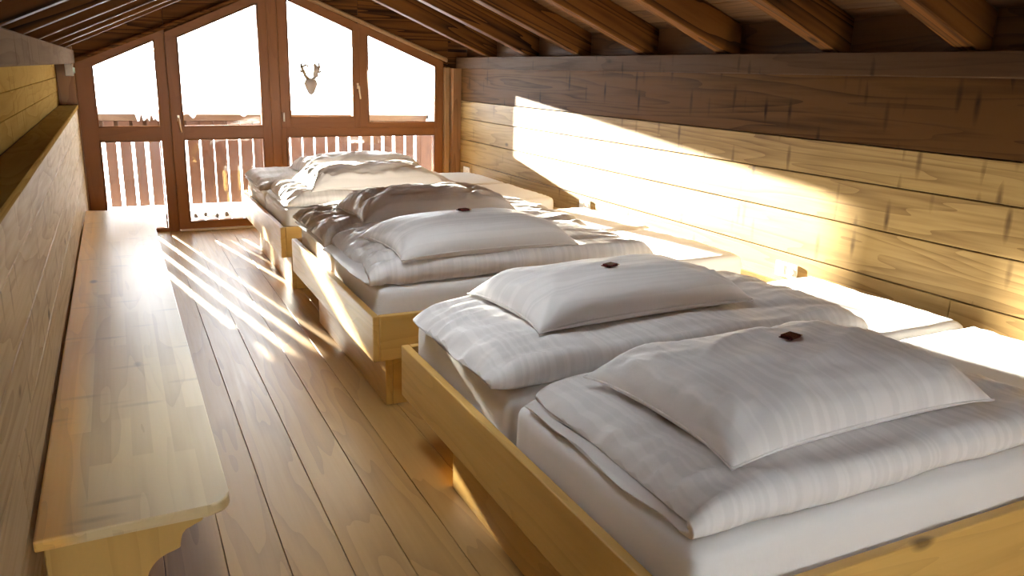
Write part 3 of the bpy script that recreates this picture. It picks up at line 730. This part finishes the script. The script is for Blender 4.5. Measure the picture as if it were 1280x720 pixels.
# ------------------------------------------------------------------ ornament on the glass: antlered skull
sk = empty('antlered_skull', (1.87, YW-0.03, 1.45), 'small grey deer skull with branching antlers hanging against the second window from the right', 'ornament')
bm = bmesh.new()
pts_ = [(0.0, 0, -0.085), (0, 0, -0.07), (0, 0, -0.04), (0, 0, -0.005), (0, 0, 0.03), (0, 0, 0.065), (0, 0, 0.085)]
tube_bm(bm, pts_, [0.014, 0.030, 0.046, 0.060, 0.072, 0.060, 0.020], 14)
for v in bm.verts: v.co.y *= 0.42
link('skull', finish(bm, 'skull', True), M_bone, sk, (1.875, YW-0.050, 1.460))
for sg in (-1, 1):
    bm = bmesh.new()
    tube_bm(bm, [(0.02*sg, 0, 0.07), (0.055*sg, -0.005, 0.105), (0.07*sg, -0.008, 0.15), (0.095*sg, -0.006, 0.20), (0.085*sg, -0.004, 0.245)], [0.020, 0.018, 0.017, 0.014, 0.008], 8)
    tube_bm(bm, [(0.068*sg, -0.008, 0.145), (0.10*sg, -0.008, 0.15), (0.115*sg, -0.008, 0.165)], [0.014, 0.011, 0.006], 6)
    tube_bm(bm, [(0.09*sg, -0.006, 0.19), (0.05*sg, -0.008, 0.215), (0.02*sg, -0.008, 0.205)], [0.013, 0.012, 0.008], 6)
    if sg > 0: tube_bm(bm, [(0.05, -0.005, 0.10), (0.06, -0.008, 0.19), (0.04, -0.008, 0.235)], [0.030, 0.026, 0.010], 8)
    link('antler', finish(bm, 'antler', True), M_antler if sg < 0 else M_bone, sk, (1.875, YW-0.050, 1.460))

# ------------------------------------------------------------------ balcony and snow outside
YR = 9.86
ba = struct('trim_5', (1.6, 9.3, -0.2), 'snow covered balcony deck outside the gable windows', 'balcony')
box('deck', (-2.5, 8.80, -0.22), (4.9, 10.1, -0.10), M_balc_x, ba, 0.004)
bl_ = empty('balcony_balustrade', (1.2, YR, -0.1), 'brown balcony railing of upright boards with narrow gaps, outside the windows', 'railing')
xx = -1.60; bms = {}
while xx < 3.50:
    wd = 0.110 if xx < 0.62 else (0.128 if xx < 2.3 else 0.112)
    wd = wd + random.uniform(-0.006, 0.006)
    key = round(wd, 3)
    if key not in bms:
        bms[key] = boxm('upright_board', (key, 0.026, 0.95), 0.004); bms[key].materials.append(M_balc)
    link('upright_board', bms[key], None, bl_, (xx + wd/2 + (0.028 if xx < 0.45 else 0), YR+random.uniform(-0.004, 0.004), 0.555))
    xx += 0.1447
link('upright_board', boxm('upright_board', (0.17, 0.026, 0.95), 0.004), M_balc, bl_, (3.60, YR, 0.555))
box('handrail', (-1.7, YR-0.045, 1.031), (3.62, YR+0.055, 1.105), M_balc_x, bl_, 0.006)
box('rear_rail', (-1.7, YR+0.018, 0.902), (3.68, YR+0.06, 1.028), M_balc_x, bl_, 0.004)
# snow along the handrail, with tongues hanging over its front
rows = []
xs = [-1.7 + 5.3*i/260 for i in range(261)]
for xq in xs:
    hgt = 0.085 if xq < 0.18 else (0.06 if xq < 0.45 else (0.03 if xq < 1.05 else 0.050))
    hgt *= 0.85+0.3*nz(xq*3, 0.3, 1)
    dr = 0.004
    for c_, w_, d_ in ((0.225, 0.028, 0.085), (0.285, 0.022, 0.08), (0.335, 0.020, 0.085), (0.385, 0.022, 0.07), (0.43, 0.025, 0.085), (0.79, 0.028, 0.05), (1.34, 0.03, 0.03), (0.68, 0.02, 0.02)):
        dr = max(dr, d_*max(0, 1-((xq-c_)/w_)**2)**0.5) if abs(xq-c_) < w_ else dr
    zt = 1.106; y0, y1 = YR-0.048, YR+0.056
    rows.append([(xq, y1, zt), (xq, y1-0.01, zt+hgt*0.7), (xq, (y0+y1)/2+0.02, zt+hgt), (xq, (y0+y1)/2-0.02, zt+hgt*0.95), (xq, y0+0.004, zt+hgt*0.6), (xq, y0-0.012, zt), (xq, y0-0.012, zt-dr*0.7), (xq, y0-0.003, zt-dr), (xq, y0-0.001, zt-dr*0.4), (xq, y0-0.001, zt)])
sc = link('rail_snow', grid_mesh('rail_snow', [[(a-1.0, b-YR, c-1.1) for a, b, c in rw] for rw in rows], close_v=True), M_snow, None, (1.0, YR, 1.1))
tag(sc, 'snow lying on the balcony handrail and hanging over its front in tongues', 'snow', None, 'stuff')
rows = []
for i in range(60):
    rw = []
    for j in range(16):
        xq = -1.6+5.3*i/59; yq = 8.80+0.98*j/15
        rw.append((xq-1, yq-9.3, 0.02*nz(xq*2, yq*2, 3)+0.018*nz(xq*6, yq*5, 8)+0.05))
    rows.append(rw)
ds = link('deck_snow', grid_mesh('deck_snow', rows), M_snow_shade, None, (1.0, 9.3, -0.03)); so_ = ds.modifiers.new('solid', 'SOLIDIFY'); so_.thickness = 0.08; so_.offset = -1
tag(ds, 'shaded snow covering the balcony floor', 'snow', None, 'stuff')
for k, (xq, yq) in enumerate(((0.70, 9.30), (0.81, 9.36), (0.92, 9.26), (1.03, 9.32))):
    bm = bmesh.new(); bmesh.ops.create_icosphere(bm, subdivisions=2, radius=0.022)
    for v in bm.verts: v.co = Vector((v.co.x*0.9, v.co.y*0.9, v.co.z*1.3))*(1+0.35*nz(v.co.x*40+k, v.co.y*40, v.co.z*40))
    o = link('bark_clod', finish(bm, 'bark_clod', True), M_clod, None, (xq, yq, 0.035))
    tag(o, ('leftmost', 'second from left', 'third from left', 'rightmost')[k] + ' of four small dark clods in the snow behind the door glass', 'clod', 'dark clods in the balcony snow')
# little lamp on the end of the handrail
e = empty('rail_lamp', (3.58, YR, 1.105), 'small white ball with a dark cap at the right end of the balcony handrail', 'lamp')
bm = bmesh.new(); bmesh.ops.create_uvsphere(bm, u_segments=14, v_segments=9, radius=0.024); link('globe', finish(bm, 'globe', True), M_white, e, (3.59, YR-0.07, 1.04))
bm = bmesh.new(); tube_bm(bm, [(0, 0, 0), (0, 0, 0.03), (0, 0, 0.045)], [0.018, 0.014, 0.005], 10); link('cap', finish(bm, 'cap', True), M_hole, e, (3.59, YR-0.07, 1.06))
# unseen canopy, added and shaped to keep sun off the left panes
ca = struct('shade_canopy', (-0.2, 10.3, 1.9), 'added wooden canopy, out of view, shading the left windows from the sun', 'canopy')
vp = [(-1.6, 1.05), (1.10, 2.192), (1.10, 2.50), (-1.6, 1.36)]
prism('shade_verge_board', vp, 11.28, 11.33, M_rafter_x, ca)
prism('shade_canopy_boarding', [(-1.6, 1.365), (1.10, 2.505), (1.10, 2.545), (-1.6, 1.405)], 10.36, 11.33, M_roof, ca)
# snow covered valley below
gm = grid_mesh('ground', [[(-140+280*i/40, 11.5+160*(j/40)**1.5, -4.5 + 1.2*nz(i*0.25, j*0.25, 4) + (3.0*(j/40)**3)) for j in range(41)] for i in range(41)])
gr = tag(link('ground', gm, M_snow), None, None, None, 'structure')
